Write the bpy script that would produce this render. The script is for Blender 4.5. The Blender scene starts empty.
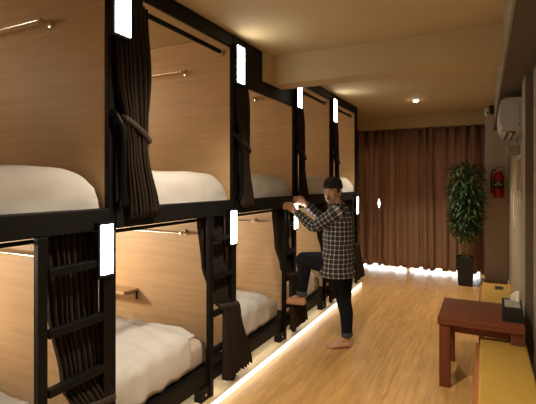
import bpy, bmesh, math, random
from mathutils import Vector, Matrix, noise
random.seed(7)
C = bpy.context.scene.collection
PI = math.pi

# ------------------------------------------------------------------ materials
def new_mat(name):
    m = bpy.data.materials.new(name); m.use_nodes = True
    nt = m.node_tree
    return m, nt, nt.nodes['Principled BSDF']

def setin(b, **kw):
    for k, v in kw.items():
        b.inputs[k.replace('_', ' ')].default_value = v

def rgba(c): return (c[0], c[1], c[2], 1)

def plain(name, col, rough=.6, metal=0., var=.12, scale=12., bump=0., bscale=80., stretch=(1, 1, 1), spec=.5):
    m, nt, b = new_mat(name)
    tc = nt.nodes.new('ShaderNodeTexCoord'); mp = nt.nodes.new('ShaderNodeMapping')
    mp.inputs['Scale'].default_value = stretch
    nt.links.new(tc.outputs['Object'], mp.inputs['Vector'])
    n = nt.nodes.new('ShaderNodeTexNoise'); n.inputs['Scale'].default_value = scale; n.inputs['Detail'].default_value = 4
    nt.links.new(mp.outputs[0], n.inputs['Vector'])
    r = nt.nodes.new('ShaderNodeValToRGB')
    r.color_ramp.elements[0].position = .25; r.color_ramp.elements[1].position = .75
    r.color_ramp.elements[0].color = rgba([x * (1 - var) for x in col]); r.color_ramp.elements[1].color = rgba([min(1, x * (1 + var)) for x in col])
    nt.links.new(n.outputs['Fac'], r.inputs['Fac']); nt.links.new(r.outputs[0], b.inputs['Base Color'])
    setin(b, Roughness=rough, Metallic=metal, Specular_IOR_Level=spec)
    if bump:
        n2 = nt.nodes.new('ShaderNodeTexNoise'); n2.inputs['Scale'].default_value = bscale
        nt.links.new(mp.outputs[0], n2.inputs['Vector'])
        bp = nt.nodes.new('ShaderNodeBump'); bp.inputs['Strength'].default_value = bump; bp.inputs['Distance'].default_value = .01
        nt.links.new(n2.outputs['Fac'], bp.inputs['Height']); nt.links.new(bp.outputs[0], b.inputs['Normal'])
    return m

def emit(name, col, strength):
    m, nt, b = new_mat(name)
    setin(b, Base_Color=(.8, .8, .8, 1), Emission_Color=rgba(col), Emission_Strength=strength)
    return m

def plank_floor():
    m, nt, b = new_mat('oak_plank_floor')
    tc = nt.nodes.new('ShaderNodeTexCoord')
    mp = nt.nodes.new('ShaderNodeMapping'); mp.inputs['Rotation'].default_value = (0, 0, PI / 2)
    nt.links.new(tc.outputs['Object'], mp.inputs['Vector'])
    br = nt.nodes.new('ShaderNodeTexBrick')
    br.offset = .37; br.inputs['Scale'].default_value = 1
    br.inputs['Brick Width'].default_value = 1.2; br.inputs['Row Height'].default_value = .14
    br.inputs['Mortar Size'].default_value = .0025; br.inputs['Bias'].default_value = 0
    br.inputs['Color1'].default_value = (.60, .36, .135, 1); br.inputs['Color2'].default_value = (.69, .425, .165, 1)
    br.inputs['Mortar'].default_value = (.52, .31, .12, 1)
    nt.links.new(mp.outputs[0], br.inputs['Vector'])
    mp2 = nt.nodes.new('ShaderNodeMapping'); mp2.inputs['Scale'].default_value = (14, 1.3, 1)
    nt.links.new(tc.outputs['Object'], mp2.inputs['Vector'])
    n = nt.nodes.new('ShaderNodeTexNoise'); n.inputs['Scale'].default_value = 2.2; n.inputs['Detail'].default_value = 6; n.inputs['Distortion'].default_value = .6
    nt.links.new(mp2.outputs[0], n.inputs['Vector'])
    mx = nt.nodes.new('ShaderNodeMix'); mx.data_type = 'RGBA'; mx.blend_type = 'MULTIPLY'; mx.inputs[0].default_value = .5
    rp = nt.nodes.new('ShaderNodeValToRGB')
    rp.color_ramp.elements[0].position = .3; rp.color_ramp.elements[0].color = (.45, .39, .31, 1)
    rp.color_ramp.elements[1].position = .7; rp.color_ramp.elements[1].color = (1.15, 1.12, 1.1, 1)
    nt.links.new(n.outputs['Fac'], rp.inputs['Fac'])
    nt.links.new(br.outputs['Color'], mx.inputs[6]); nt.links.new(rp.outputs[0], mx.inputs[7])
    nt.links.new(mx.outputs[2], b.inputs['Base Color'])
    setin(b, Roughness=.34)
    bp = nt.nodes.new('ShaderNodeBump'); bp.inputs['Strength'].default_value = .12; bp.inputs['Distance'].default_value = .004
    nt.links.new(n.outputs['Fac'], bp.inputs['Height']); nt.links.new(bp.outputs[0], b.inputs['Normal'])
    return m

def plywood(name, c1, c2):
    m, nt, b = new_mat(name)
    tc = nt.nodes.new('ShaderNodeTexCoord')
    mp = nt.nodes.new('ShaderNodeMapping'); mp.inputs['Scale'].default_value = (.8, .8, 12)
    nt.links.new(tc.outputs['Object'], mp.inputs['Vector'])
    n = nt.nodes.new('ShaderNodeTexNoise'); n.inputs['Scale'].default_value = 2.4; n.inputs['Detail'].default_value = 6; n.inputs['Distortion'].default_value = .7
    nt.links.new(mp.outputs[0], n.inputs['Vector'])
    r = nt.nodes.new('ShaderNodeValToRGB')
    r.color_ramp.elements[0].position = .3; r.color_ramp.elements[0].color = rgba(c1)
    r.color_ramp.elements[1].position = .72; r.color_ramp.elements[1].color = rgba(c2)
    nt.links.new(n.outputs['Fac'], r.inputs['Fac']); nt.links.new(r.outputs[0], b.inputs['Base Color'])
    setin(b, Roughness=.5)
    return m

def curtain_mat(name, col, trans):
    m, nt, b = new_mat(name)
    tc = nt.nodes.new('ShaderNodeTexCoord'); n = nt.nodes.new('ShaderNodeTexNoise'); n.inputs['Scale'].default_value = 160
    nt.links.new(tc.outputs['Object'], n.inputs['Vector'])
    r = nt.nodes.new('ShaderNodeValToRGB')
    r.color_ramp.elements[0].color = rgba([x * .75 for x in col]); r.color_ramp.elements[1].color = rgba([x * 1.25 for x in col])
    nt.links.new(n.outputs['Fac'], r.inputs['Fac']); nt.links.new(r.outputs[0], b.inputs['Base Color'])
    setin(b, Roughness=.8, Sheen_Weight=.03, Specular_IOR_Level=.2, Sheen_Roughness=.5)
    b.inputs['Sheen Tint'].default_value = rgba([min(1, x * 3) for x in col])
    if trans:
        t = nt.nodes.new('ShaderNodeBsdfTranslucent'); t.inputs['Color'].default_value = (.58, .33, .20, 1)
        mx = nt.nodes.new('ShaderNodeMixShader'); mx.inputs[0].default_value = trans
        out = nt.nodes['Material Output']
        nt.links.new(b.outputs[0], mx.inputs[1]); nt.links.new(t.outputs[0], mx.inputs[2]); nt.links.new(mx.outputs[0], out.inputs['Surface'])
    return m

def plaid_mat():
    m, nt, b = new_mat('black_white_plaid')
    uv = nt.nodes.new('ShaderNodeUVMap'); uv.uv_map = 'UVMap'
    sp = nt.nodes.new('ShaderNodeSeparateXYZ'); nt.links.new(uv.outputs[0], sp.inputs[0])
    masks = []
    for k in (0, 1):
        f = nt.nodes.new('ShaderNodeMath'); f.operation = 'MULTIPLY'; f.inputs[1].default_value = 1 / .043
        nt.links.new(sp.outputs[k], f.inputs[0])
        g = nt.nodes.new('ShaderNodeMath'); g.operation = 'FRACT'; nt.links.new(f.outputs[0], g.inputs[0])
        l = nt.nodes.new('ShaderNodeMath'); l.operation = 'LESS_THAN'; l.inputs[1].default_value = .20
        nt.links.new(g.outputs[0], l.inputs[0]); masks.append(l)
    a = nt.nodes.new('ShaderNodeMath'); a.operation = 'ADD'
    nt.links.new(masks[0].outputs[0], a.inputs[0]); nt.links.new(masks[1].outputs[0], a.inputs[1])
    h = nt.nodes.new('ShaderNodeMath'); h.operation = 'MULTIPLY'; h.inputs[1].default_value = .5
    nt.links.new(a.outputs[0], h.inputs[0])
    r = nt.nodes.new('ShaderNodeValToRGB'); r.color_ramp.interpolation = 'CONSTANT'
    e = r.color_ramp.elements
    e[0].position = 0; e[0].color = (.012, .012, .016, 1)
    e[1].position = .4; e[1].color = (.15, .145, .15, 1)
    k = e.new(.9); k.color = (.62, .60, .60, 1)
    nt.links.new(h.outputs[0], r.inputs['Fac']); nt.links.new(r.outputs[0], b.inputs['Base Color'])
    setin(b, Roughness=.85)
    return m

def glass_mat():
    m, nt, b = new_mat('window_glass')
    setin(b, Base_Color=(.95, .97, .97, 1), Roughness=.02, Transmission_Weight=1.0, IOR=1.01)
    return m

M = dict(
    floor=plank_floor(),
    ceiling=plain('ceiling_paint', (.52, .40, .22), .85, var=.03, scale=3),
    wall=plain('taupe_wall_paint', (.58, .48, .39), .85, var=.05, scale=4),
    side=plain('cream_wall_paint', (.28, .245, .175), .8, var=.05, scale=4),
    pillar=plain('brown_pillar_paint', (.115, .085, .062), .7, var=.08, scale=4),
    soffit=plain('soffit_shade_brown', (.11, .082, .062), .85, var=.05, scale=3),
    step=plain('pale_step_vinyl', (.70, .56, .36), .45, var=.06, scale=6, stretch=(4, .6, 4)),
    ply=plywood('birch_plywood', (.57, .395, .22), (.66, .475, .28)),
    steel=plain('black_powder_coated_steel', (.0045, .0048, .006), .5, spec=.16, var=.15, scale=30),
    deck=plain('black_deck_board', (.006, .006, .007), .6, spec=.2, var=.2, scale=20),
    drape=curtain_mat('dark_brown_drape', (.025, .0175, .0145), 0),
    window_drape=curtain_mat('russet_window_drape', (.30, .19, .132), .19),
    tie=plain('tie_back_cloth', (.03, .021, .017), .8),
    sheet=plain('white_cotton', (.60, .60, .63), .85, var=.02, scale=9, bump=.25, bscale=14),
    mattress=plain('beige_mattress_cloth', (.52, .45, .40), .85, var=.03, scale=14, bump=.15, bscale=30),
    chrome=plain('brushed_chrome', (.75, .70, .64), .22, 1., var=.04),
    panel=emit('led_panel_white', (1, .97, .90), 17),
    strip=emit('led_strip_white', (1, .90, .74), 5.5), strip2=emit('led_riser_white', (1, .94, .84), 2.6),
    bulb=emit('downlight_lens', (1, .80, .52), 60),
    white=plain('white_plastic', (.44, .44, .41), .4, var=.03),
    grey=plain('grey_plastic', (.35, .34, .31), .5),
    dark=plain('dark_plastic', (.012, .012, .013), .45),
    red=plain('extinguisher_red', (.48, .016, .022), .32, var=.08),
    mark=plain('white_mark', (.9, .9, .9), .3), label=plain('extinguisher_label', (.045, .035, .035), .6, var=.3, scale=60),
    labelw=plain('label_print', (.7, .68, .62), .6),
    table=plain('red_brown_stained_wood', (.16, .046, .019), .6, spec=.3, var=.15, scale=5, stretch=(.6, 9, 9)),
    table2=plain('red_brown_stained_wood_leg', (.16, .045, .019), .6, spec=.3, var=.15, scale=5, stretch=(9, 9, .6)),
    bench=plain('orange_brown_bench_wood', (.33, .125, .045), .5, var=.25, scale=5, stretch=(8, .6, 8)),
    yellow=plain('mustard_yellow_vinyl', (.40, .25, .052), .6, spec=.3, var=.08, scale=7),
    paper=plain('white_paper', (.85, .84, .8), .8),
    leaf=plain('bamboo_leaf', (.026, .062, .018), .55, var=.5, scale=9),
    cane=plain('bamboo_cane', (.33, .28, .09), .5, var=.25, scale=14),
    soil=plain('moss', (.06, .14, .03), .9, var=.5, scale=40),
    pot=plain('black_planter', (.010, .010, .011), .45, var=.1),
    skin=plain('skin', (.52, .29, .19), .55, var=.06, scale=9),
    denim=plain('dark_denim', (.007, .009, .014), .9, spec=.15, var=.3, scale=40, bump=.2),
    cuff=plain('faded_denim_cuff', (.05, .055, .07), .85, var=.3, scale=60),
    knit=plain('black_knit', (.012, .012, .014), .95, var=.3, scale=90, bump=.4),
    hair=plain('black_hair', (.012, .009, .008), .6),
    lip=plain('lips', (.28, .10, .08), .5),
    eye=plain('eyeball', (.75, .72, .68), .2, var=.02), iris=plain('dark_iris', (.015, .010, .008), .2),
    plaid=plaid_mat(), glass=glass_mat(),
    ground=plain('pale_paving', (.62, .61, .58), .9, var=.06, scale=4),
    picture=plain('picture_print', (.28, .20, .13), .6, var=.6, scale=5), pframe=plain('pale_frame_wood', (.42, .33, .22), .5),
)

# ------------------------------------------------------------------ mesh builder
class MB:
    def __init__(s): s.bm = bmesh.new(); s.uv = None
    def box(s, x0, x1, y0, y1, z0, z1, bev=0., seg=2):
        r = bmesh.ops.create_cube(s.bm, size=1)
        vs = r['verts']
        for v in vs:
            v.co = Vector(((x0 + x1) / 2 + v.co.x * (x1 - x0), (y0 + y1) / 2 + v.co.y * (y1 - y0), (z0 + z1) / 2 + v.co.z * (z1 - z0)))
        if bev:
            es = list({e for v in vs for e in v.link_edges})
            bmesh.ops.bevel(s.bm, geom=es, offset=bev, segments=seg, profile=.5, affect='EDGES')
        return s
    def tube(s, pts, r, n=10, caps=True):
        pts = [Vector(p) for p in pts]
        rs = r if isinstance(r, (list, tuple)) else [r] * len(pts)
        rings = []
        t0 = (pts[1] - pts[0]).normalized()
        up = Vector((0, 0, 1)) if abs(t0.z) < .9 else Vector((1, 0, 0))
        a = t0.cross(up).normalized()
        for i, p in enumerate(pts):
            t = (pts[min(i + 1, len(pts) - 1)] - pts[max(i - 1, 0)]).normalized()
            a = (a - t * a.dot(t)).normalized(); b = t.cross(a)
            rings.append([s.bm.verts.new(p + (a * math.cos(2 * PI * k / n) + b * math.sin(2 * PI * k / n)) * rs[i]) for k in range(n)])
        for q, w in zip(rings, rings[1:]):
            for k in range(n):
                s.bm.faces.new((q[k], q[(k + 1) % n], w[(k + 1) % n], w[k]))
        if caps:
            s.bm.faces.new(rings[0][::-1]); s.bm.faces.new(rings[-1])
        return s
    def ball(s, c, r, sx=1, sy=1, sz=1, u=16, v=10, rot=None):
        m = Matrix.Translation(Vector(c)) @ (rot or Matrix()) @ Matrix.Diagonal((r * sx, r * sy, r * sz, 1))
        bmesh.ops.create_uvsphere(s.bm, u_segments=u, v_segments=v, radius=1, matrix=m)
        return s
    def capsule(s, a, b, ra, rb, n=14):
        s.tube([a, b], [ra, rb], n); s.ball(a, ra, u=n, v=8); s.ball(b, rb, u=n, v=8)
        return s
    def chain(s, pts, rs, n=14):
        for i in range(len(pts) - 1): s.capsule(pts[i], pts[i + 1], rs[i], rs[i + 1], n)
        return s
    def lathe(s, prof, c=(0, 0, 0), n=24, axis='z'):
        c = Vector(c); rings = []
        for r, z in prof:
            ring = []
            for k in range(n):
                x, y = r * math.cos(2 * PI * k / n), r * math.sin(2 * PI * k / n)
                p = {'z': (x, y, z), 'x': (z, x, y), 'y': (x, z, y)}[axis]
                ring.append(s.bm.verts.new(c + Vector(p)))
            rings.append(ring)
        for q, w in zip(rings, rings[1:]):
            for k in range(n): s.bm.faces.new((q[k], q[(k + 1) % n], w[(k + 1) % n], w[k]))
        s.bm.faces.new(rings[0][::-1]); s.bm.faces.new(rings[-1])
        return s
    def grid(s, nu, nv, f, close_u=False):
        vs = [[s.bm.verts.new(f(i / nu, j / nv)) for j in range(nv + 1)] for i in range(nu if close_u else nu + 1)]
        L = len(vs)
        for i in range(nu):
            for j in range(nv):
                s.bm.faces.new((vs[i][j], vs[(i + 1) % L][j], vs[(i + 1) % L][j + 1], vs[i][j + 1]))
        return vs
    def prism(s, poly, axis, a, b):
        def P(p, t): return {'x': (t, p[0], p[1]), 'y': (p[0], t, p[1]), 'z': (p[0], p[1], t)}[axis]
        q = [s.bm.verts.new(P(p, a)) for p in poly]; w = [s.bm.verts.new(P(p, b)) for p in poly]
        n = len(poly)
        for k in range(n): s.bm.faces.new((q[k], q[(k + 1) % n], w[(k + 1) % n], w[k]))
        s.bm.faces.new(q[::-1]); s.bm.faces.new(w)
        return s
    def build(s, name, mat, parent=None, smooth=False, solid=0., offset=-1, remesh=0., sub=0, angle=None, rsmooth=6):
        bmesh.ops.recalc_face_normals(s.bm, faces=s.bm.faces)
        org = ORG.get(parent.name, Vector((0, 0, 0))) if parent else Vector((0, 0, 0))
        me = bpy.data.meshes.new(name)
        loc = Vector((0, 0, 0))
        if parent is None:
            xs = [v.co for v in s.bm.verts]
            loc = Vector(((min(p.x for p in xs) + max(p.x for p in xs)) / 2, (min(p.y for p in xs) + max(p.y for p in xs)) / 2, min(p.z for p in xs)))
            org = loc
        bmesh.ops.translate(s.bm, verts=s.bm.verts, vec=-org)
        s.bm.to_mesh(me); s.bm.free()
        o = bpy.data.objects.new(name, me); C.objects.link(o); o.location = loc
        if parent: o.parent = parent
        ORG[o.name] = org
        mods = []
        if solid:
            md = o.modifiers.new('s', 'SOLIDIFY'); md.thickness = solid; md.offset = offset
        if remesh:
            md = o.modifiers.new('r', 'REMESH'); md.mode = 'VOXEL'; md.voxel_size = remesh
            md = o.modifiers.new('m', 'SMOOTH'); md.iterations = rsmooth; md.factor = .5
        if sub:
            md = o.modifiers.new('u', 'SUBSURF'); md.levels = sub; md.render_levels = sub
        if o.modifiers:
            dg = bpy.context.evaluated_depsgraph_get(); dg.update()
            nm = bpy.data.meshes.new_from_object(o.evaluated_get(dg))
            o.modifiers.clear(); o.data = nm; nm.name = name
        o.data.materials.clear()
        o.data.materials.append(mat)
        if smooth:
            for p in o.data.polygons: p.use_smooth = True
            if angle:
                o.data.set_sharp_from_angle(angle=math.radians(angle))
        return o
ORG = {}

def tag(o, label=None, cat=None, group=None, kind=None):
    for k, v in (('label', label), ('category', cat), ('group', group), ('kind', kind)):
        if v: o[k] = v
    return o
def thing(name, loc, label, cat, group=None):
    o = bpy.data.objects.new(name, None); C.objects.link(o); o.location = loc; o.empty_display_size = .1
    ORG[o.name] = Vector(loc)
    return tag(o, label, cat, group)
def struct(name, mb, mat, **kw): return tag(mb.build(name, mat, **kw), kind='structure')

# ------------------------------------------------------------------ camera
H = 1.6; F = 430.0
PSI = math.atan(217 / F)
cam = bpy.data.cameras.new('camera'); co = bpy.data.objects.new('camera', cam); C.objects.link(co)
co.location = (0, 0, H); co.rotation_euler = (PI / 2, 0, PSI)
cam.sensor_width = 36; cam.sensor_fit = 'HORIZONTAL'; cam.lens = F / 536 * 36
cam.shift_y = -19 / 536
cam.clip_start = .02
bpy.context.scene.camera = co
RV = Vector((math.cos(PSI), math.sin(PSI), 0)); FV = Vector((-math.sin(PSI), math.cos(PSI), 0))
def at(u, y, zc):                     # the place seen at photo point (u, y), zc metres ahead
    return RV * ((u - 268) * zc / F) + FV * zc + Vector((0, 0, H - (y - 183) * zc / F))

# ------------------------------------------------------------------ room
CEIL = 2.78; FX = -1.78; XW = .33; YB = 8.3
struct('floor', MB().box(-3.95, 1.2, -2.2, 8.45, -.1, 0), M['floor'])
struct('ceiling', MB().box(-3.95, 1.2, -2.2, 8.45, CEIL, CEIL + .12), M['ceiling'])
struct('wall_left', MB().box(-3.95, -3.85, -2.2, 8.45, 0, CEIL), M['side'])
struct('wall_right', MB().box(XW, XW + .12, -2.2, 8.45, 0, CEIL), M['side'])
struct('wall_front', MB().box(-3.85, XW, -2.2, -2.1, 0, CEIL), M['side'])
# back wall with a full width glazed opening
WX0, WX1, WT = -2.55, -.02, 2.30
struct('wall_back', MB().box(-3.85, WX0, YB, YB + .15, 0, CEIL).box(WX1, XW, YB, YB + .15, 0, CEIL).box(WX0, WX1, YB, YB + .15, WT, CEIL), M['side'])
w = thing('window_1', ((WX0 + WX1) / 2, YB + .07, 0), None, None); w['kind'] = 'structure'
fr = MB()
for x in (WX0 + .03, (WX0 + WX1) / 2, WX1 - .03): fr.box(x - .03, x + .03, YB + .04, YB + .1, .0, WT)
fr.box(WX0, WX1, YB + .04, YB + .1, WT - .06, WT)
fr.build('window_frame', M['grey'], w)
MB().box(WX0 + .06, (WX0 + WX1) / 2 - .03, YB + .066, YB + .074, .004, WT - .06).build('window_pane', M['glass'], w)
MB().box((WX0 + WX1) / 2 + .03, WX1 - .06, YB + .066, YB + .074, .004, WT - .06).build('window_pane', M['glass'], w)
struct('ground_outside', MB().box(-7, 4, 8.46, 15, -.1, -.005), M['ground'])
# short wall beside the window
struct('wall_return', MB().box(.0, XW, 7.9, YB, 0, CEIL), M['wall'])
# bulkhead along the right wall
BZ = H + .858
struct('ceiling_bulkhead', MB().box(.13, XW, -2.1, 7.9, BZ, CEIL), M['soffit'])  # shade of the unlit underside is put into the dark brown colour
struct('trim_1', MB().box(.116, .13, -2.1, 7.9, BZ - .004, CEIL), M['side'])
# beam across the room, its stub on the bunk front, pelmet beam over the window
struct('ceiling_beam', MB().box(FX, .116, 3.606, 3.83, 2.515, CEIL), M['ceiling'])
struct('beam_trim', MB().box(FX - .02, FX + .03, 3.42, 3.606, 2.515, CEIL), M['ceiling'])
struct('pelmet_beam', MB().box(-3.85, .0, 8.0, YB, 2.59, CEIL), M['ceiling'])
struct('pillar_right', MB().box(.283, XW, 3.86, 4.27, 0, BZ), M['side'])
struct('pillar_panel', MB().box(.277, XW, 3.845, 3.86, 0, BZ), M['pillar'])
struct('floor_step', MB().box(-3.85, -1.722, -.5, 6.66, 0, .055, .006), M['step'])
struct('baseboard_right', MB().box(XW - .012, XW, 4.27, 7.9, 0, .08), M['wall'])

# ------------------------------------------------------------------ bunks
POST = [.39, 1.655, 2.915, 4.15, 5.36, 6.57]
PW = .05
WHERE = ['', 'bunk farthest from the window', 'fourth bunk from the window', 'third bunk from the window',
         'second bunk from the window', 'bunk next to the window']
BL = ['', 'black steel two-tier bunk farthest from the curtained window, cut by the frame edge',
      'black steel two-tier bunk, fourth from the curtained window, with wall shelf inside',
      'black steel two-tier bunk under the ceiling beam, third from the curtained window',
      'black steel two-tier bunk behind the climbing person, second from the curtained window',
      'black steel two-tier bunk standing next to the curtained window']
UP0, UP1 = 1.355, 1.465             # deck of the upper tier
XB = -3.82                          # bunk's rear

for b in range(1, 6):
    ya, yb = POST[b - 1] + PW, POST[b]            # opening, from the previous post to this one
    top = 2.40 if b == 3 else 2.675
    g = thing('bunk_bed', (FX - 1, (ya + yb) / 2, .055), BL[b], 'bunk bed', 'black two-tier bunks along the wall')
    st = M['steel']
    MB().box(FX - .032, FX, yb, yb + PW, .056, CEIL - .002, .004).build('post', st, g)
    if b == 1: MB().box(FX - .032, FX, POST[0], ya, .055, CEIL - .002, .004).build('post', st, g)
    MB().box(FX - .034, FX - .004, ya, yb, top, CEIL - .002, .004).build('top_rail', st, g)
    MB().box(XB, FX + .004, ya, yb, UP0, UP1, .005).build('deck', M['deck'], g)
    MB().box(FX - .07, FX - .002, ya, yb, .15, .262, .005).build('bottom_rail', st, g)
    MB().box(XB, FX - .08, ya, yb, .15, .245, .004).build('bed_base', M['deck'], g)
    MB().box(XB, FX - .033, yb, yb + .03, UP1, CEIL - .002, .003).build('partition', M['ply'], g)
    MB().box(XB, FX - .033, yb, yb + .03, .06, UP0, .003).build('partition', M['ply'], g)
    MB().box(XB, XB + .02, ya, yb, .25, CEIL - .002).build('back_panel', M['ply'], g)
    if b == 1:
        MB().box(XB, FX - .033, ya - .03, ya, .06, CEIL - .002).build('partition', M['ply'], g)
    if b == 5:
        MB().box(XB, FX - .002, yb + PW, yb + PW + .02, .06, CEIL - .002, .003).build('end_panel', M['deck'], g)
    # curtain rods
    if b != 3:
        rd = MB().tube([(FX - .10, ya, 2.645), (FX - .10, yb - .04, 2.645)], .017, 12).build('curtain_rod', st, g, smooth=True, angle=40)
        MB().lathe([(.012, 0), (.028, 0), (.028, .006), (.012, .006)], (FX - .10, yb - .008, 2.645), 16, 'y').build('rod_ring', M['chrome'], rd, smooth=True, angle=40)
        MB().tube([(FX - .10, yb - .04, 2.645), (FX - .10, yb - .001, 2.645)], .010, 10).build('rod_end', M['chrome'], rd)
    rd = MB().tube([(FX - .11, ya, 1.325), (FX - .11, yb, 1.325)], .011, 10).build('curtain_rod', st, g, smooth=True, angle=40)
    # ladder: two stiles and four rungs at the far end of the lower opening
    ld = MB()
    la, lb = yb - (.41, .415, .345, .29, .30, .31)[b], yb - .05
    L = MB().box(FX - .018, FX + .018, la, la + .046, .055, UP0, .004).build('ladder', st, g)
    MB().box(FX - .018, FX + .018, lb, lb + .045, .055, UP0, .004).build('stile', st, L)
    for z in (.372, .64, .91, 1.19):
        MB().box(FX - .016, FX + .024, la + .05, lb + .002, z - .02, z + .02, .006).build('rung', st, L)
    # foot plates with a bolt
    f = MB().box(FX - .05, FX + .012, la - .10, la, .055, .15, .003).build('foot_bracket', st, g)
    MB().lathe([(.011, 0), (.011, .006), (.006, .009)], (FX + .012, la - .05, .10), 12, 'x').build('bolt', M['chrome'], f)
    # grab handle, lamp plate and side board at this bay's first post
    if b < 5:
        MB().tube([(FX - .002, (yb + PW) - .03, 1.985), (FX + .03, (yb + PW) - .024, 1.955), (FX + .04, (yb + PW) + .008, 1.90), (FX + .04, (yb + PW) + .013, 1.85), (FX + .04, (yb + PW) + .013, 1.52), (FX - .004, (yb + PW) + .013, 1.46)], .019, 10).build('grab_handle', st, g, smooth=True)
    if b > 1:
        MB().box(FX - .034, FX - .012, ya, ya + .22, 2.34, top, .004).build('lamp_plate', st, g)
        MB().box(FX - .04, FX - .012, ya, ya + .065, UP1, 2.34, .003).build('side_board', M['deck'], g)
    if b == 2:
        s = MB().box(-3.6, -2.776, yb - .17, yb - .001, .635, .66, .003).build('shelf', M['ply'], g)
        for x in (-2.80, -3.5):
            MB().box(x, x + .02, yb - .006, yb, .56, .635).box(x, x + .02, yb - .12, yb, .629, .635).build('shelf_bracket', st, s)

# ------------------------------------------------------------------ lamps on the bunks
def panel_lamp(y0, y1, z0, z1, label):
    t = thing('panel_lamp', (FX + .005, (y0 + y1) / 2, z0), label, 'lamp', 'white light panels on the bunk fronts')
    MB().box(FX - .011, FX + .03, y0 - .008, y1 + .008, z0 - .008, z1 + .008, .003).build('housing', M['steel'], t)
    MB().box(FX + .029, FX + .034, y0 + .008, y1 - .010, z0 + .012, z1 - .006, .002).build('diffuser', M['panel'], t)
UPN = ['', 'tall upper light panel above the opened drape of the fourth bunk from the window',
       'upper light panel just before the ceiling beam', 'upper light panel directly behind the ceiling beam',
       'smallest upper light panel, over the bunk next to the window']
for b in range(1, 5):
    panel_lamp(POST[b] + .008, POST[b] + .135, 2.39, 2.70, UPN[b])
LWN = ['', 'largest lower light panel, on the post with the most visible bent handle',
       'lower light panel by the ladder of the fourth bunk from the window', 'lower light panel beside the raised hands of the person',
       'lower light panel hidden behind the standing person', 'lower light panel on the last post before the russet curtain']
for b in range(1, 6):
    if b == 4: continue
    panel_lamp(POST[b] - .088, POST[b] + .010, 1.115, 1.39, LWN[b])

tag(MB().box(-1.7215, -1.7165, -.4, 6.64, .008, .046).build('led_strip', M['strip2']), 'thin white light strip glowing along the floor step under the bunks', 'light strip')

tag(MB().box(FX - .055, FX - .035, .5, 6.55, .138, .149).build('led_strip', M['strip']), 'white light strip tucked under the bottom rails of the bunks', 'light strip')

# ------------------------------------------------------------------ towel rails
def towel_rail(yw, x1, z, label, ln=.66):
    t = thing('towel_rail', (x1 - ln / 2, yw, z), label, 'towel rail', 'chrome towel rails on the plywood partitions')
    yo = yw - .07
    MB().tube([(x1 - ln, yo, z), (x1 - .0, yo, z)], .0095, 12).build('bar', M['chrome'], t, smooth=True, angle=40)
    for x in (x1 - ln + .012, x1 - .012):
        k = MB().tube([(x, yo - .012, z), (x, yw, z)], .013, 12).build('bracket', M['chrome'], t, smooth=True, angle=40)
        MB().lathe([(.026, 0), (.026, -.008), (.016, -.012)], (x, yw, z), 16, 'y').build('flange', M['chrome'], k, smooth=True, angle=40)
for b in range(1, 6):
    towel_rail(POST[b], -2.23, 2.52, 'chrome towel rail on plywood, upper tier of ' + WHERE[b])
    towel_rail(POST[b], -2.23, 1.185, 'chrome towel rail on plywood, lower tier of ' + WHERE[b])

# ------------------------------------------------------------------ mattresses and duvets
def upper_mattress(b):
    ya, yb = POST[b - 1] + PW + .012, POST[b] - .012
    z0 = UP1 + .001
    mb = MB(); W = yb - ya; x1 = FX - .045; x0 = XB + .03; Ln = x1 - x0
    N, K = 40, 26
    def edge(d, R, h):
        d = max(0, min(d, R)); q = 1 - d / R
        return h * (max(0, 1 - q ** 2.3)) ** (1 / 1.9)
    def f(i, j):
        # i across (y), j: 0..1 from front bottom over the front lip and back
        y = ya + W * i
        t = min(i, 1 - i) * W
        h = .06 + edge(t, .26, .155) if t > 0 else .02
        h += .012 * noise.noise(Vector((y * 5, j * 6, b)))
        if j < .22:
            q = j / .22
            return Vector((x1 - .004 - .035 * max(0, q - .55) ** 2 / .2 + .012 * noise.noise(Vector((y * 7, q * 2, b + 4))), y, z0 + h * .92 * q))
        q = (j - .22) / .78
        return Vector((x1 - .05 - (Ln - .06) * q ** 1.6, y, z0 + h * (.95 + .05 * min(1, q * 8))))
    mb.grid(N, K, f)
    # underside closes the form
    v = [mb.bm.verts.new(p) for p in ((x0, ya, z0), (x1 - .004, ya, z0), (x1 - .004, yb, z0), (x0, yb, z0))]
    mb.bm.faces.new(v)
    t = mb.build('mattress', M['sheet'], smooth=True)
    tag(t, 'white sheeted mattress, upper tier of ' + WHERE[b], 'mattress', 'white mattresses in the upper tiers')

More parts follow.
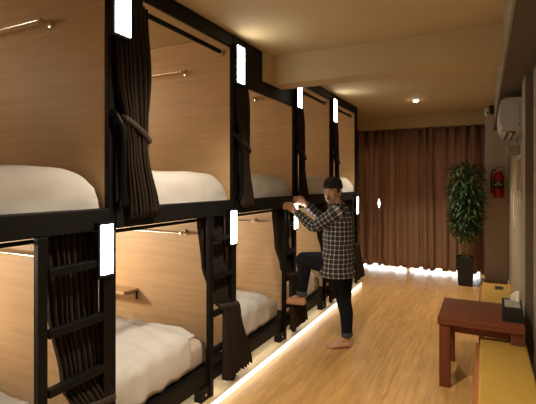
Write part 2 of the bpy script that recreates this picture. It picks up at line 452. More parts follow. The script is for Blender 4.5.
def lower_bed(b):
    ya, yb = POST[b - 1] + PW + .01, POST[b] - (.22 if b == 1 else .235)
    z0 = .263
    x0, x1 = XB + .03, FX - .075
    t = tag(MB().box(x0, x1, ya, yb, z0 - .016, .43, .045, 4).build('mattress', M['mattress'], smooth=True, angle=60),
            'beige mattress, lower tier of ' + WHERE[b], 'mattress', 'beige mattresses in the lower tiers')
    # duvet lies over the mattress and drops over its front edge, leaving the far end of the front bare
    ye = yb - .02; yd = yb - .22
    mb = MB()
    def hgt(x, y):
        p = Vector((x * 3.1, y * 3.6, b * 3.3))
        h = .026 + .018 * noise.noise(p) + .012 * noise.noise(p * 2.6) + .014 * noise.noise(p * 6) + .022 * abs(noise.noise(Vector((x * 2.0 + y * 5, y * 1.5, b))))
        return h
    def f(i, j):
        y = ya + (ye - ya) * i
        s = j * 2.02                       # arc length from the rear towards the front
        front = x1 + .012
        cover = 1 / (1 + math.exp((y - yd) / .012))   # 1 where the duvet hangs over the front
        xe = front - .05 - .10 * (1 - cover)
        Ltop = xe - x0
        top = .441
        # thick fold: second layer over the near part of the front third
        fold = .045 / (1 + math.exp((y - (yd - .02) - .10 * (xe - (x0 + Ltop * j))) / .02))
        if j < .8:
            q = j / .8
            x = x0 + Ltop * q
            return Vector((x, y, top + (hgt(x, y) + fold) * (1 if q < .95 or cover > .5 else max(.12, (1 - q) / .05))))
        q = (j - .8) / .2
        z1 = top + (hgt(xe, y) + fold) * (cover * .9 + .1)
        if cover > .5:
            a = min(1, q / .45) * PI / 2
            dx = .055 * math.sin(a); dz = .055 * (1 - math.cos(a)) + max(0, q - .45) / .55 * .17
            return Vector((xe + dx + .012 * noise.noise(Vector((y * 9, q * 2, b))), y, z1 - dz * cover))
        return Vector((xe + .03 * q, y, z1 - .004 * q))
    mb.grid(56, 60, f)
    d = mb.build('duvet', M['sheet'], smooth=True, solid=.022, offset=0)
    tag(d, 'crumpled white duvet spread, lower tier of ' + WHERE[b], 'duvet', 'crumpled white duvets in the lower tiers')
for b in range(1, 6):
    upper_mattress(b); lower_bed(b)

# ------------------------------------------------------------------ drapes
def interp(tab, t):
    for (a, va), (b_, vb) in zip(tab, tab[1:]):
        if t <= b_:
            k = (t - a) / (b_ - a); k = k * k * (3 - 2 * k)
            return [p + (q - p) * k for p, q in zip(va, vb)]
    return list(tab[-1][1])
def drape(name, tab, ztop, zbot, folds, amp, label, cat, group, mat, tie_z=None, seed=0, nz=36, slope=-.15):
    """tab: (height, (y start, y end, x centre)) from the top down"""
    t0 = thing(name, ((0 + tab[0][1][2]), (tab[0][1][0] + tab[0][1][1]) / 2, zbot), label, cat, group)
    rnd = random.Random(seed); ph = rnd.random() * 6
    tb = [((ztop - z) / (ztop - zbot), v) for z, v in tab]
    def f(i, j):
        y0, y1, x = interp(tb, j); z = ztop + (zbot - ztop) * j
        w = abs(y1 - y0); a = amp * min(1.0, .45 + w * 2.0)
        q = i + .010 * math.sin(9 * i + j * 4 + ph)
        px = a * math.sin(2 * PI * folds * q + ph) + a * .3 * math.sin(2 * PI * folds * 2.3 * q + 1.7 * ph + j)
        return Vector((x + px, y0 + (y1 - y0) * i + .006 * math.sin(5 * j + i * 7), z + .008 * math.sin(2 * PI * folds * i + 1)*j))
    mb = MB(); mb.grid(folds * 10, nz, f)
    mb.build('drape', mat, t0, smooth=True, solid=.004)
    if tie_z is not None:
        y0, y1, x = interp(tb, (ztop - tie_z) / (ztop - zbot))
        cy = (y0 + y1) / 2; ry = abs(y1 - y0) / 2 + .006; rx = amp * 1.2 + .006
        rb = MB()
        def g(i, j):
            a = 2 * PI * i; c = 2 * PI * j; rr = .016
            return Vector((x + (rx + rr * math.cos(c) * .5) * math.cos(a), cy + (ry + rr * math.cos(c) * .5) * math.sin(a), tie_z + 1.3 * rr * math.sin(c) + slope * ry * math.sin(a)))
        rb.grid(28, 8, g, close_u=True)
        rb.ball((x + rx * .6, cy + ry * .85, tie_z + slope * ry), .018, .7, 1, 1.1)
        rb.build('tie_back', M['tie'], t0, smooth=True)
    return t0
for b in range(1, 5):
    p = POST[b] + PW
    n = 0 if b == 1 else .075
    drape('drape', [(2.64, (p - .02, p + .27 - n, FX - .035)), (2.2, (p - .02, p + .255 - n, FX + .01)), (1.92, (p + .02, p + .215 - n, FX + .03)), (1.80, (p + .045, p + .215 - n, FX + .03)), (1.41, (p + .075 - n / 2, p + .305 - n, FX + .03))],
          2.64 if b != 2 else 2.395, 1.405, 8, .02, 'dark brown tied drape, upper tier of ' + WHERE[b + 1], 'curtain', 'dark drapes of the upper tiers', M['drape'], 1.90, b, slope=-.55)
for b in range(1, 6):
    p = POST[b]
    if b == 1:
        drape('drape', [(1.345, (p - .35, p - .012, FX - .085)), (1.0, (p - .315, p - .012, FX - .075)), (.62, (p - .255, p - .012, FX - .05)), (.46, (p - .21, p + .02, FX + .01)), (.14, (p - .23, p + .05, FX + .03))],
          1.345, .135, 9, .02, 'dark brown drape behind the ladder, lower tier of ' + WHERE[b], 'curtain', 'dark drapes of the lower tiers', M['drape'], .48, 20 + b)
        continue
    drape('drape', [(1.345, (p - .35, p - .012, FX - .085)), (1.0, (p - .315, p - .012, FX - .075)), (.74, (p - .255, p - .005, FX - .04)), (.62, (p - .19, p + .05, FX + .03)), (.14, (p - .22, p + (.06 if b == 1 else .19), FX + .06))],
          1.345, .135, 9, .02, 'dark brown drape behind the ladder, lower tier of ' + WHERE[b], 'curtain', 'dark drapes of the lower tiers', M['drape'], .66, 20 + b)

# window curtains, hung below the pelmet beam
def window_curtain(xa, xb, folds, label, seed, gap=False):
    t0 = thing('window_curtain', ((xa + xb) / 2, 8.13, .05), label, 'curtain', 'russet pleated curtains over the window')
    mb = MB(); rnd = random.Random(seed)
    ph = [rnd.uniform(-1.1, 1.1) for _ in range(folds + 2)]; am = [rnd.uniform(.55, 1.35) for _ in range(folds + 2)]
    def f(i, j):
        k = i * folds; n = int(k); fr_ = k - n
        pa = ph[n] * (1 - fr_) + ph[n + 1] * fr_; aa = am[n] * (1 - fr_) + am[n + 1] * fr_
        x = xa + (xb - xa) * i; z = 2.588 + (.06 - 2.588) * j
        if gap: x += .04 * math.exp(-((z - 1.22) / .10) ** 2) * (1 if gap > 0 else -1) * (1 - i if gap > 0 else i) ** 12
        kk = k + .22 * pa
        bb = min(1, 4 * min(i, 1 - i) * folds / 2)
        y = 8.15 - (.085 * aa * (.85 + .15 * j) * math.cos(2 * PI * kk) + .012 * math.cos(4.6 * PI * kk + seed))
        x += bb * (xb - xa) / folds * .125 * math.sin(4 * PI * kk)
        return Vector((x + .012 * math.sin(3 * j + 5 * i + seed) * bb, y, z + .012 * math.sin(2 * PI * k * .5) * j))
    mb.grid(folds * 18, 24, f)
    mb.build('pleated_cloth', M['window_drape'], t0, smooth=True, solid=.004)
    MB().tube([(xa, 8.13, 2.583), (xb, 8.13, 2.583)], .006, 8).build('track', M['grey'], t0)
window_curtain(-2.62, -1.758, 5, 'narrow russet pleated curtain meeting the bunk end', 3, -1)
window_curtain(-1.772, -.012, 11, 'wide russet pleated curtain hanging behind the tall bamboo plant', 8, 1)

# ------------------------------------------------------------------ right-hand side: table, benches, napkin box
TX0, TX1, TY0, TY1, TT = -.335, .262, 3.62, 4.28, .545
t = thing('dining_table', ((TX0 + TX1) / 2, (TY0 + TY1) / 2, 0), 'low red-brown wooden table with a black napkin box on it', 'table')
MB().box(TX0, TX1, TY0, TY1, TT - .055, TT, .005).build('table_top', M['table'], t)
ap = MB().box(TX0 + .07, TX1 - .07, TY0 + .05, TY0 + .072, TT - .115, TT - .055).box(TX0 + .07, TX1 - .07, TY1 - .072, TY1 - .05, TT - .115, TT - .055)
ap.box(TX0 + .04, TX0 + .062, TY0 + .07, TY1 - .07, TT - .115, TT - .055).box(TX1 - .062, TX1 - .04, TY0 + .07, TY1 - .07, TT - .115, TT - .055)
ap.build('apron', M['table'], t)
for x in (TX0 + .012, TX1 - .092):
    for y in (TY0 + .012, TY1 - .092):
        MB().box(x, x + .08, y, y + .08, 0, TT - .055, .004).build('leg', M['table2'], t)

def bench(y0, y1, label, slot=False):
    t = thing('bench', (.12, (y0 + y1) / 2, 0), label, 'bench', 'yellow padded benches along the wall')
    x0, x1 = -.035, .276
    c = MB().box(x0 + .001, x1, y0, y1, .335, .405, .018, 4).build('cushion', M['yellow'], t, smooth=True, angle=50)
    fr = MB().box(x0 - .030, x0 + .02, y0, y1 - .01, .255, .352, .003).box(x1 - .03, x1, y0, y1 - .01, .255, .338, .003)
    fr.box(x0, x1, y0, y0 + .03, .255, .336, .003).box(x0, x1, y1 - .04, y1 - .01, .255, .336, .003)
    fr.build('frame', M['bench'], t)
    for x in (x0 - .018, x1 - .05):
        for y in (y0 + .02, y1 - .08):
            MB().box(x, x + .05, y, y + .055, 0, .26, .003).build('leg', M['bench'], t)
    if slot:
        MB().box(.10, .185, y1 - .33, y1 - .16, .404, .4062, .0008).build('slot', M['dark'], t)
bench(2.4, 3.74, 'yellow padded bench in front of the low red-brown table')
bench(4.42, 5.80, 'yellow padded bench with a dark slot behind the low red-brown table', True)

t = thing('napkin_box', (.19, 3.83, TT), 'black box with slanted open top and white napkins on the table', 'napkin box')
bx = MB().prism([(3.74, TT), (3.92, TT), (3.92, TT + .135), (3.90, TT + .135), (3.74, TT + .10)], 'x', .12, .255)
bx.build('box', M['dark'], t)
MB().prism([(3.76, TT + .1065), (3.88, TT + .1325), (3.879, TT + .1355), (3.759, TT + .1095)], 'x', .135, .24).build('tray', M['grey'], t)
mb = MB()
for k in range(3):
    mb.grid(4, 5, lambda i, j, k=k: Vector((.205 + .035 * i - .014 * k, 3.86 + .01 * k + .008 * math.sin(6 * i), TT + .125 + .085 * j * (1 - .2 * k) + .01 * i)))
mb.build('napkins', M['paper'], t, solid=.002)

# ------------------------------------------------------------------ air conditioner, picture, camera, extinguisher
ay0, ay1, az0, az1 = 4.55, 5.38, 2.08, 2.39
t = thing('air_conditioner', (XW, (ay0 + ay1) / 2, az0), 'white wall-mounted air conditioner under the shaded bulkhead', 'air conditioner')
prof = [(XW - .001, az0 + .02), (XW - .06, az0), (XW - .13, az0 + .005), (XW - .185, az0 + .035), (XW - .207, az0 + .085), (XW - .213, az0 + .16), (XW - .208, az1 - .06), (XW - .195, az1 - .018), (XW - .16, az1), (XW - .001, az1)]
mb = MB().prism(prof, 'y', ay0, ay1)
bmesh.ops.bevel(mb.bm, geom=[e for e in mb.bm.edges if abs(e.verts[0].co.y - e.verts[1].co.y) < 1e-6], offset=.008, segments=2, affect='EDGES')
mb.build('body', M['white'], t, smooth=True, angle=35)
MB().box(XW - .15, XW - .075, ay0 + .06, ay1 - .06, az0 - .012, az0 + .006, .002).build('air_outlet', M['dark'], t)
MB().prism([(XW - .19, az0 + .012), (XW - .10, az0 - .022), (XW - .098, az0 - .014), (XW - .186, az0 + .022)], 'y', ay0 + .05, ay1 - .05).build('louver', M['white'], t)
MB().box(XW - .055, XW - .045, ay0 - .004, ay0 + .002, az1 - .20, az1 - .05).build('end_vent', M['grey'], t)
MB().box(XW - .05, XW - .042, ay0 - .006, ay0 + .002, az0 + .05, az0 + .07).build('screw_cover', M['dark'], t)
t = thing('cable_box', (XW, 5.3, 1.90), 'small cream cable box on the wall below the air conditioner', 'cable box')
MB().box(XW - .12, XW - .001, 5.25, 5.36, 1.90, 2.0, .006).build('box', M['side'], t)
MB().tube([(XW - .03, 5.3, 1.99), (XW - .03, 5.3, 2.10)], .014, 8).build('conduit', M['white'], t)

t = thing('picture_frame', (XW, 4.95, 1.48), 'framed picture on the cream wall beside the pillar', 'picture')
mb = MB().box(XW - .03, XW - .001, 4.62, 5.26, 1.48, 1.525).box(XW - .03, XW - .001, 4.62, 5.26, 1.835, 1.88).box(XW - .03, XW - .001, 4.62, 4.665, 1.525, 1.835).box(XW - .03, XW - .001, 5.215, 5.26, 1.525, 1.835)
mb.build('frame', M['pframe'], t)
MB().box(XW - .012, XW - .002, 4.665, 5.215, 1.525, 1.835).build('print', M['picture'], t)
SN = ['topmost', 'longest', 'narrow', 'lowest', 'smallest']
for k, (y, z, h, wd) in enumerate([(5.25, 1.34, .17, .04), (6.4, 1.10, .36, .08), (6.9, 1.22, .32, .09), (6.1, 1.05, .16, .05), (5.6, 1.34, .10, .04)]):  # thin white leaf-shaped marks lying flat on the wall
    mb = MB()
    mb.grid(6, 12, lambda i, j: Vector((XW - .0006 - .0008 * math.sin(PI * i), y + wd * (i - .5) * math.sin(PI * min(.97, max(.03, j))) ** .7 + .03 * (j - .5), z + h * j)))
    tag(mb.build('wall_mark', M['mark'], solid=.001, offset=0), SN[k] + ' of the white leaf-shaped marks on the cream wall', 'wall sticker', 'white marks on the cream wall')

t = thing('security_camera', (.13, 6.9, 2.62), 'small white security camera on a dark bracket by the bulkhead', 'security camera')
MB().box(.05, .119, 6.86, 6.95, 2.58, 2.70, .006).build('bracket', M['dark'], t)
b_ = MB().lathe([(.0, -.05), (.03, -.045), (.036, 0), (.036, .05), (.02, .06)], (.03, 6.85, 2.60), 16, 'z').build('housing', M['white'], t, smooth=True, angle=50)
MB().ball((.03, 6.813, 2.585), .014).build('lens', M['dark'], b_, smooth=True)

# fire extinguisher on the short wall
ex = at(497, 183, 7.0); ex.y = 7.9 - .085
t = thing('fire_extinguisher', (ex.x, ex.y, 1.36), 'red fire extinguisher hung on the taupe wall beside the curtain', 'fire extinguisher')
cx, cy, cz = ex.x + .012, ex.y, 1.36
MB().lathe([(.060, 0), (.072, .008), (.076, .03), (.076, .33), (.07, .37), (.05, .405), (.028, .42), (.026, .44)], (cx, cy, cz), 24).build('cylinder', M['red'], t, smooth=True, angle=45)
lb = MB(); lb.grid(18, 4, lambda i, j: Vector((cx + .0772 * math.cos(PI * (1.05 + .9 * i)), cy + .0772 * math.sin(PI * (1.05 + .9 * i)), cz + .15 + .13 * j)))
lo = lb.build('label', M['label'], t, smooth=True)
for z, i0, i1 in ((.20, .22, .40), (.215, .46, .56), (.20, .62, .78), (.245, .3, .7)):
    q = MB(); q.grid(6, 2, lambda i, j: Vector((cx + .0777 * math.cos(PI * (1.05 + .9 * (i0 + (i1 - i0) * i))), cy + .0777 * math.sin(PI * (1.05 + .9 * (i0 + (i1 - i0) * i))), cz + z + (.022 if z < .24 else .008) * j)))
    q.build('print', M['labelw'], lo)
MB().tube([(cx, cy, cz + .43), (cx, cy, cz + .475)], .02, 12).box(cx - .02, cx + .05, cy - .012, cy + .012, cz + .45, cz + .475, .003).build('valve', M['chrome'], t)
MB().box(cx - .015, cx + .085, cy - .01, cy + .01, cz + .487, cz + .496, .002).box(cx - .01, cx + .075, cy - .01, cy + .01, cz + .443, cz + .451, .002).box(cx - .015, cx, cy - .01, cy + .01, cz + .47, cz + .495).build('handle', M['red'], t)
MB().tube([(cx - .02, cy, cz + .46), (cx - .07, cy - .01, cz + .45), (cx - .094, cy - .02, cz + .38), (cx - .096, cy - .02, cz + .22), (cx - .09, cy - .02, cz + .08)], [.011, .011, .011, .012, .016], 10).build('hose', M['dark'], t, smooth=True)
MB().box(cx - .02, cx + .02, cy + .07, 7.899, cz + .2, cz + .42).build('wall_bracket', M['dark'], t)

# ------------------------------------------------------------------ bamboo plant
pc = at(465.5, 287, 6.75); px_, py_ = pc.x, pc.y
t = thing('potted_bamboo', (px_, py_, 0), 'tall leafy bamboo plant in a square black pot', 'plant')
mb = MB(); rr = [(.0, .10), (.46, .128)]
def sq(z, r): return [mb.bm.verts.new((px_ + r * a, py_ + r * c, z)) for a, c in ((-1, -1), (1, -1), (1, 1), (-1, 1))]
rings = [sq(0, .10), sq(.45, .126), sq(.45, .112), sq(.40, .108)]
for q, w_ in zip(rings, rings[1:]):
    for k in range(4): mb.bm.faces.new((q[k], q[(k + 1) % 4], w_[(k + 1) % 4], w_[k]))
mb.bm.faces.new(rings[0]); mb.bm.faces.new(rings[-1])
mb.build('pot', M['pot'], t)
mb = MB(); mb.grid(10, 10, lambda i, j: Vector((px_ + .21 * (i - .5), py_ + .21 * (j - .5), .42 + .035 * noise.noise(Vector((i * 5, j * 5, 1))) + .03 * math.sin(PI * i) * math.sin(PI * j))))
mb.build('moss', M['soil'], t, smooth=True)
canes = []
rnd = random.Random(5)
for k in range(6):
    a = k * 1.05; r0 = .02 + .04 * rnd.random()
    lean = Vector((rnd.uniform(-.10, .10), rnd.uniform(-.10, .10), 0)); hh = rnd.uniform(1.55, 1.95)
    pts = []
    for s in range(9):
        q = s / 8
        pts.append(Vector((px_ + r0 * math.cos(a), py_ + r0 * math.sin(a), .42)) + lean * q ** 1.3 + Vector((.01 * math.sin(q * 9 + k), 0, (hh - .42) * q)))
    canes.append(pts)
    MB().tube(pts, [.0125 - .007 * s / 8 for s in range(9)], 8).build('cane', M['cane'], t, smooth=True)
mb = MB()
for n in range(2600):
    c = rnd.choice(canes); q = rnd.uniform(.22, 1.0) ** .85
    k = min(7, int(q * 8)); base = c[k].lerp(c[k + 1], q * 8 - k)
    ang = rnd.uniform(0, 2 * PI)
    wide = .20 * (.62 + .38 * math.sin(PI * min(1, max(0, (q - .25) / .75)) ** .8)) * rnd.uniform(.1, 1) ** .6
    d = Vector((math.cos(ang), math.sin(ang), 0))
    o = base + d * wide + Vector((0, 0, rnd.uniform(-.05, .10)))
    if o.z > 1.93: o.z = 1.93 - rnd.random() * .2
    ln = rnd.uniform(.08, .15); wd = ln * .11
    dr = (d * rnd.uniform(.4, 1) + Vector((rnd.uniform(-.6, .6), rnd.uniform(-.6, .6), rnd.uniform(-.9, .35)))).normalized()
    sd = dr.cross(Vector((rnd.uniform(-.4, .4), rnd.uniform(-.4, .4), 1))).normalized(); nn = sd.cross(dr)
    p = [o, o + dr * ln * .4 + sd * wd, o + dr * ln * .4 - sd * wd, o + dr * ln - nn * ln * .15, o + dr * ln * .4 + nn * wd * .3]
    v = [mb.bm.verts.new(x) for x in p]
    for tri in ((0, 1, 4), (0, 4, 2), (4, 1, 3), (2, 4, 3)): mb.bm.faces.new([v[x] for x in tri])
mb.build('foliage', M['leaf'], t)

# ------------------------------------------------------------------ downlights
def downlight(x, y, label, shown=True, e=165):
    z = CEIL
    t = thing('downlight', (x, y, z - .012), label, 'downlight', 'recessed ceiling downlights')
    MB().lathe([(.030, z - .002), (.040, z - .012), (.052, z - .010), (.056, z - .001)], (x, y, 0), 28).build('ring', M['white'], t, smooth=True, angle=50)
    MB().lathe([(.002, z - .034), (.016, z - .031), (.030, z - .022), (.037, z - .010), (.038, z - .003)], (x, y, 0), 24).build('lens', M['bulb'], t)
    l = bpy.data.lights.new('downlight_beam', 'SPOT'); l.energy = e; l.color = (1, .80, .54); l.spot_size = math.radians(112); l.spot_blend = .8; l.shadow_soft_size = .05
    o = bpy.data.objects.new('downlight_beam', l); C.objects.link(o); o.location = (x, y, z - .06)
downlight(-.874, 6.39, 'small round downlight glowing in the ceiling before the curtain')
for x, y in ((-.87, 2.1), (-.87, -.6)):
    l = bpy.data.lights.new('downlight_beam', 'SPOT'); l.energy = 185; l.color = (1, .82, .57); l.spot_size = math.radians(130); l.spot_blend = .9; l.shadow_soft_size = .06
    o = bpy.data.objects.new('downlight_beam', l); C.objects.link(o); o.location = (x, y, CEIL - .03)
# reading lamps deep inside the bays (out of sight behind the partitions)
for b in range(1, 6):
    ym = (POST[b - 1] + PW + POST[b]) / 2
    for z, e in ((2.45, 5.5 if b == 1 else 10.5), (1.20, 36)):
        l = bpy.data.lights.new('reading_lamp', 'POINT'); l.energy = e; l.color = (1, .90, .75); l.shadow_soft_size = .05
        o = bpy.data.objects.new('reading_lamp', l); C.objects.link(o); o.location = (-3.5, POST[b - 1] + PW + .25, z)

# ------------------------------------------------------------------ the person on the ladder
def unit(*v): return Vector(v).normalized()
UPV = Vector((0, 0, 1))
PF = unit(-.98, -.22, 0); PL = UPV.cross(PF)          # facing, and the body's own left
per = thing('person', (-1.25, 4.02, 0), 'person in black beanie, plaid shirt and dark jeans climbing the bunk ladder barefoot', 'person')
sh_l, el_l, wr_l = Vector((-1.225, 3.85, 1.325)), Vector((-1.45, 3.845, 1.175)), Vector((-1.655, 3.870, 1.325))
sh_r, el_r, wr_r = Vector((-1.285, 4.19, 1.325)), Vector((-1.47, 4.25, 1.20)), Vector((-1.665, 4.165, 1.385))
hip_l, kn_l, an_l = Vector((-1.275, 3.955, .83)), Vector((-1.605, 3.955, .845)), Vector((-1.625, 3.955, .47))
hip_r, kn_r, an_r = Vector((-1.255, 4.09, .83)), Vector((-1.235, 4.095, .44)), Vector((-1.20, 4.095, .085))
neck = Vector((-1.275, 4.02, 1.375)); headc = Vector((-1.325, 4.015, 1.515))
HD = (RV * -.60 - FV * .80).normalized(); HD = (HD + Vector((0, 0, -.04))).normalized()
HLv = UPV.cross(HD).normalized(); HU = HD.cross(HLv)
def hp(f, l, u): return headc + HD * f + HLv * l + HU * u
HR = Matrix((HD, HLv, HU)).transposed().to_4x4()

bd = MB()
# trunk
bd.chain([Vector((-1.27, 4.02, .86)), Vector((-1.26, 4.02, 1.05)), Vector((-1.262, 4.02, 1.24))], [.115, .105, .115], 16)
bd.chain([sh_l + Vector((0, .03, -.01)), Vector((-1.262, 4.02, 1.30)), sh_r + Vector((0, -.03, -.01))], [.05, .08, .05])
bd.chain([Vector((-1.265, 4.02, 1.31)), neck + Vector((-.01, 0, .01)), headc + Vector((.015, 0, -.05))], [.07, .054, .052])
# head: skull, face, jaw, chin, nose, brow, ears
bd.ball(hp(-.012, 0, .022), 1, .098, .077, .095, 24, 16, HR)
bd.ball(hp(.022, 0, -.035), 1, .066, .062, .085, 20, 14, HR)
bd.ball(hp(.058, 0, -.098), 1, .024, .026, .018, 12, 8, HR)
bd.chain([hp(.083, 0, .012), hp(.099, 0, -.022), hp(.106, 0, -.036)], [.009, .010, .0125], 10)
bd.ball(hp(.092, .012, -.039), .008); bd.ball(hp(.092, -.012, -.039), .008)
bd.chain([hp(.070, .045, .022), hp(.084, 0, .024), hp(.070, -.045, .022)], [.009, .009, .009], 10)
bd.ball(hp(.058, .038, -.03), .020); bd.ball(hp(.058, -.038, -.03), .020)
for s in (1, -1): bd.ball(hp(-.012, s * .078, -.012), 1, .020, .009, .032, 12, 8, HR)
# arms
for a, b, c in ((sh_l, el_l, wr_l), (sh_r, el_r, wr_r)):
    bd.chain([a, b, c], [.046, .037, .027])
def hand(wrist, pal, across, fwd, curl, thumb):
    """palm from the wrist to pal; fingers spread along across, leave along fwd and close along curl"""
    d = (pal - wrist).normalized()
    for k, q in enumerate((-1.5, -.5, .5, 1.5)):
        base = pal + across * q * .0195
        bd.capsule(wrist + across * q * .009, base, .0185, .0130, 10)
        ln = (.82, .97, 1.0, .78)[k]
        p1 = base + (fwd * .9 + curl * .15).normalized() * .040 * ln
        p2 = p1 + (fwd * .35 + curl * .8).normalized() * .028 * ln
        p3 = p2 + (curl * .75 - fwd * .55).normalized() * .020 * ln
        bd.chain([base, p1, p2, p3], [.0125, .0105, .0095, .0085], 10)
    t1 = wrist.lerp(pal, .35) + across * .034 * thumb
    t2 = t1 + (across * thumb * .5 + d * .6 + curl * .4).normalized() * .035
    t3 = t2 + (d * .6 + curl * .7).normalized() * .028
    bd.chain([wrist.lerp(pal, .15), t1, t2, t3], [.016, .0135, .0115, .0095], 10)
hand(wr_l, Vector((-1.722, 3.885, 1.372)), unit(.25, .0, 1), unit(-.35, -.85, .12), unit(-.95, .1, 0), 1)
hand(wr_r, Vector((-1.735, 4.140, 1.425)), unit(.2, .1, 1), unit(-.35, -.9, .1), unit(-.95, .1, 0), 1)
# legs
for a, b, c in ((hip_l, kn_l, an_l), (hip_r, kn_r, an_r)):
    m1 = b.lerp(c, .3) + Vector((.015, 0, 0))
    bd.chain([a, b, m1, c], [.075, .052, .047, .034])
def foot(ankle, heel, toe, sole):
    d = (toe - heel).normalized(); sd = UPV.cross(d)
    h = Vector((heel.x, heel.y, sole + .030)); 
    bd.capsule(ankle, h, .035, .030)
    ball_ = heel + d * .155
    for q, r in ((-.6, .024), (.6, .022)):
        bd.capsule(h + sd * q * .018, Vector((ball_.x, ball_.y, sole + r)) + sd * q * .045, .029, r, 12)
    bd.capsule(ankle + d * .02, Vector((ball_.x, ball_.y, sole + .028)), .034, .024)
    for k in range(5):
        q = (k - 2) / 2
        s = Vector((ball_.x, ball_.y, sole + .016)) + sd * q * .032
        ln = (.058, .055, .050, .043, .036)[k] if True else 0
        r = (.0145, .011, .0105, .010, .0095)[k]
        bd.capsule(s, s + d * ln + Vector((0, 0, -.016 + r)), r + .003, r, 10)
foot(an_r, Vector((-1.185, 4.10, 0)), Vector((-1.40, 3.96, 0)), .001)
foot(an_l, Vector((-1.605, 3.955, 0)), Vector((-1.84, 3.935, 0)), .392)
body = bd.build('body', M['skin'], per, smooth=True, remesh=.0055, rsmooth=4)

# face
for s in (1, -1):
    e = MB().ball(hp(.068, s * .030, .004), .0125).build('eye', M['eye'], per, smooth=True)
    MB().ball(hp(.0775, s * .0295, .004), .0058).build('iris', M['iris'], e, smooth=True)
    MB().chain([hp(.078, s * .013, .026), hp(.080, s * .032, .030), hp(.068, s * .052, .024)], [.0045, .005, .003], 8).build('eyebrow', M['hair'], per, smooth=True, remesh=.002)
mb = MB().ball(hp(.081, 0, -.066), 1, .008, .019, .0075, 16, 10, HR)
mb.build('mouth', M['lip'], per, smooth=True)
MB().chain([hp(.075, .024, -.060), hp(.088, .008, -.052), hp(.088, -.008, -.052), hp(.075, -.024, -.060)], [.004, .005, .005, .004], 8).build('moustache', M['hair'], per, smooth=True, remesh=.002)
# hair under the cap, at the temples and nape
mb = MB()
for s in (1, -1):
    mb.ball(hp(.012, s * .073, .026), 1, .028, .012, .040, 14, 8, HR)
mb.ball(hp(-.06, 0, -.02), 1, .058, .072, .065, 18, 12, HR)
mb.build('hair', M['hair'], per, smooth=True, remesh=.005)
# beanie
mb = MB()
def bean(i, j):
    a = 2 * PI * i; q = j
    prof = [(.104, .083, .030), (.110, .089, .034), (.111, .090, .062), (.107, .087, .064), (.106, .086, .085), (.090, .073, .120), (.056, .045, .142), (.002, .002, .149)]
    k = min(len(prof) - 2, int(q * (len(prof) - 1))); t_ = q * (len(prof) - 1) - k
    p = [x + (y - x) * t_ for x, y in zip(prof[k], prof[k + 1])]
    return hp(-.010 - .012 * q + p[0] * math.cos(a), p[1] * math.sin(a), p[2] + .010 * math.cos(a) * (1 - q))
mb.grid(32, 14, bean, close_u=True)
mb.build('beanie', M['knit'], per, smooth=True, solid=.004)

# shirt: trunk and sleeves as one garment, with the plaid running round and along each
def loft(mb, rings, n=28):
    """rings: (centre, axis a * radius, axis b * radius)"""
    uv = (mb.bm.loops.layers.uv.get('UVMap') or mb.bm.loops.layers.uv.new('UVMap'))
    vs = []; arc = 0; meta = []
    for k, (c, a, b) in enumerate(rings):
        if k: arc += (c - rings[k - 1][0]).length
        vs.append([mb.bm.verts.new(c + a * math.cos(2 * PI * i / n) + b * math.sin(2 * PI * i / n)) for i in range(n)])
        meta.append(arc)
    R = sum(a.length + b.length for c, a, b in rings) / len(rings) / 2
    per_ = round(2 * PI * R / .043) * .043
    for k in range(len(rings) - 1):
        for i in range(n):
            f = mb.bm.faces.new((vs[k][i], vs[k][(i + 1) % n], vs[k + 1][(i + 1) % n], vs[k + 1][i]))
            for l, (ii, kk) in zip(f.loops, ((i, k), (i + 1, k), (i + 1, k + 1), (i, k + 1))):
                l[uv].uv = (per_ * ii / n, meta[kk])
def dense(tab, n):
    out = []
    for k in range(n + 1):
        q = k / n * (len(tab) - 1); i = min(len(tab) - 2, int(q)); t_ = q - i
        out.append([p + (q_ - p) * t_ for p, q_ in zip(tab[i], tab[i + 1])])
    return out
mb = MB()
tab = [(-1.275, 4.015, .715, .172, .205), (-1.280, 4.015, .80, .168, .203), (-1.270, 4.02, .95, .150, .188), (-1.262, 4.02, 1.10, .148, .186), (-1.262, 4.02, 1.22, .148, .192), (-1.265, 4.02, 1.30, .125, .190), (-1.268, 4.02, 1.345, .095, .150), (-1.275, 4.02, 1.375, .070, .090), (-1.282, 4.02, 1.395, .066, .074)]
rings = []
for k, (x, y, z, rf, rl) in enumerate(dense(tab, 30)):
    wob = .006 * math.sin(k * 1.3)
    rings.append((Vector((x, y, z)), PF * (rf + wob), PL * (rl + wob * .6)))
loft(mb, rings, 40)
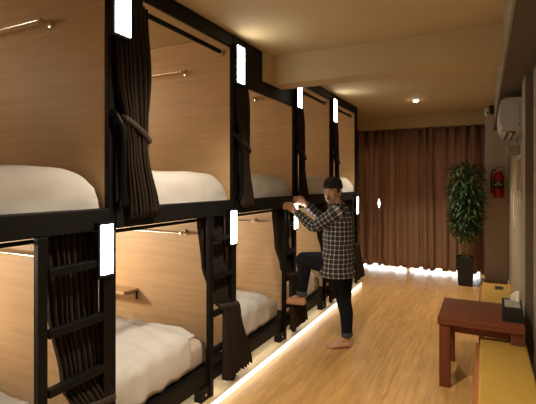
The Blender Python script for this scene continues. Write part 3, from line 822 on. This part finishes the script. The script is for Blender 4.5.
for a, b, c in ((sh_l, el_l, wr_l), (sh_r, el_r, wr_r)):
    pts = []
    inner = a + (Vector((-1.262, 4.02, 1.30)) - a) * .3
    key = [(inner, .070), (a, .076), (a.lerp(b, .5), .064), (b, .056), (b.lerp(c, .5), .047), (b.lerp(c, .93), .039)]
    ps = []
    for (p, r), (q, s) in zip(key, key[1:]):
        for t_ in range(5): ps.append((p.lerp(q, t_ / 5), r + (s - r) * t_ / 5))
    ps.append(key[-1])
    sm = [p for p, r in ps]
    for _ in range(3): sm = [sm[0]] + [(sm[i - 1] + sm[i] * 2 + sm[i + 1]) / 4 for i in range(1, len(sm) - 1)] + [sm[-1]]
    rg = []; ax = None
    for i, p in enumerate(sm):
        t_ = (sm[min(i + 1, len(sm) - 1)] - sm[max(i - 1, 0)]).normalized()
        ax = (Vector((0, -1, .15)) if ax is None else ax); ax = (ax - t_ * ax.dot(t_)).normalized(); bx_ = t_.cross(ax)
        r = ps[i][1] * (1 + .05 * math.sin(i * 2.1))
        rg.append((p, ax * r, bx_ * r))
    loft(mb, rg, 20)
shirt = mb.build('shirt', M['plaid'], per, smooth=True)
mb = MB()
cl = []
for k, (z, r) in enumerate(((1.372, 1.14), (1.410, 1.10), (1.414, 1.18), (1.378, 1.30))):
    cl.append((Vector((-1.283, 4.02, z)), PF * .066 * r, PL * .072 * r))
loft(mb, cl, 24)
mb.build('collar', M['plaid'], shirt, smooth=True)
# jeans
mb = MB()
mb.chain([Vector((-1.27, 4.02, .98)), Vector((-1.265, 4.02, .88))], [.125, .128], 16)
for a, b, c in ((hip_l, kn_l, an_l), (hip_r, kn_r, an_r)):
    e = c.lerp(b, .12)
    mb.chain([a, a.lerp(b, .5), b, b.lerp(e, .35) + Vector((.016, 0, 0)), e], [.106, .096, .073, .066, .052], 16)
jeans = mb.build('jeans', M['denim'], per, smooth=True, remesh=.009, rsmooth=5)
for b, c in ((kn_l, an_l), (kn_r, an_r)):
    p0, p1 = c.lerp(b, .05), c.lerp(b, .17)
    MB().tube([p0, p0.lerp(p1, .1), p0.lerp(p1, .9), p1], [.050, .056, .057, .052], 20).build('cuff', M['cuff'], jeans, smooth=True, angle=50)

# ------------------------------------------------------------------ world and colour
wd = bpy.data.worlds.new('sky'); bpy.context.scene.world = wd; wd.use_nodes = True
nt = wd.node_tree; bg = nt.nodes['Background']
sky = nt.nodes.new('ShaderNodeTexSky'); sky.sky_type = 'HOSEK_WILKIE'; sky.turbidity = 5; sky.sun_direction = (.3, -.5, .8)
bg.inputs['Color'].default_value = (.92, .96, 1, 1); bg.inputs['Strength'].default_value = 6.0
vs = bpy.context.scene.view_settings
bpy.context.scene.display_settings.display_device = 'sRGB'
vs.view_transform = 'Standard'; vs.look = 'None'; vs.exposure = 0.25; vs.gamma = 1.0; vs.use_curve_mapping = False
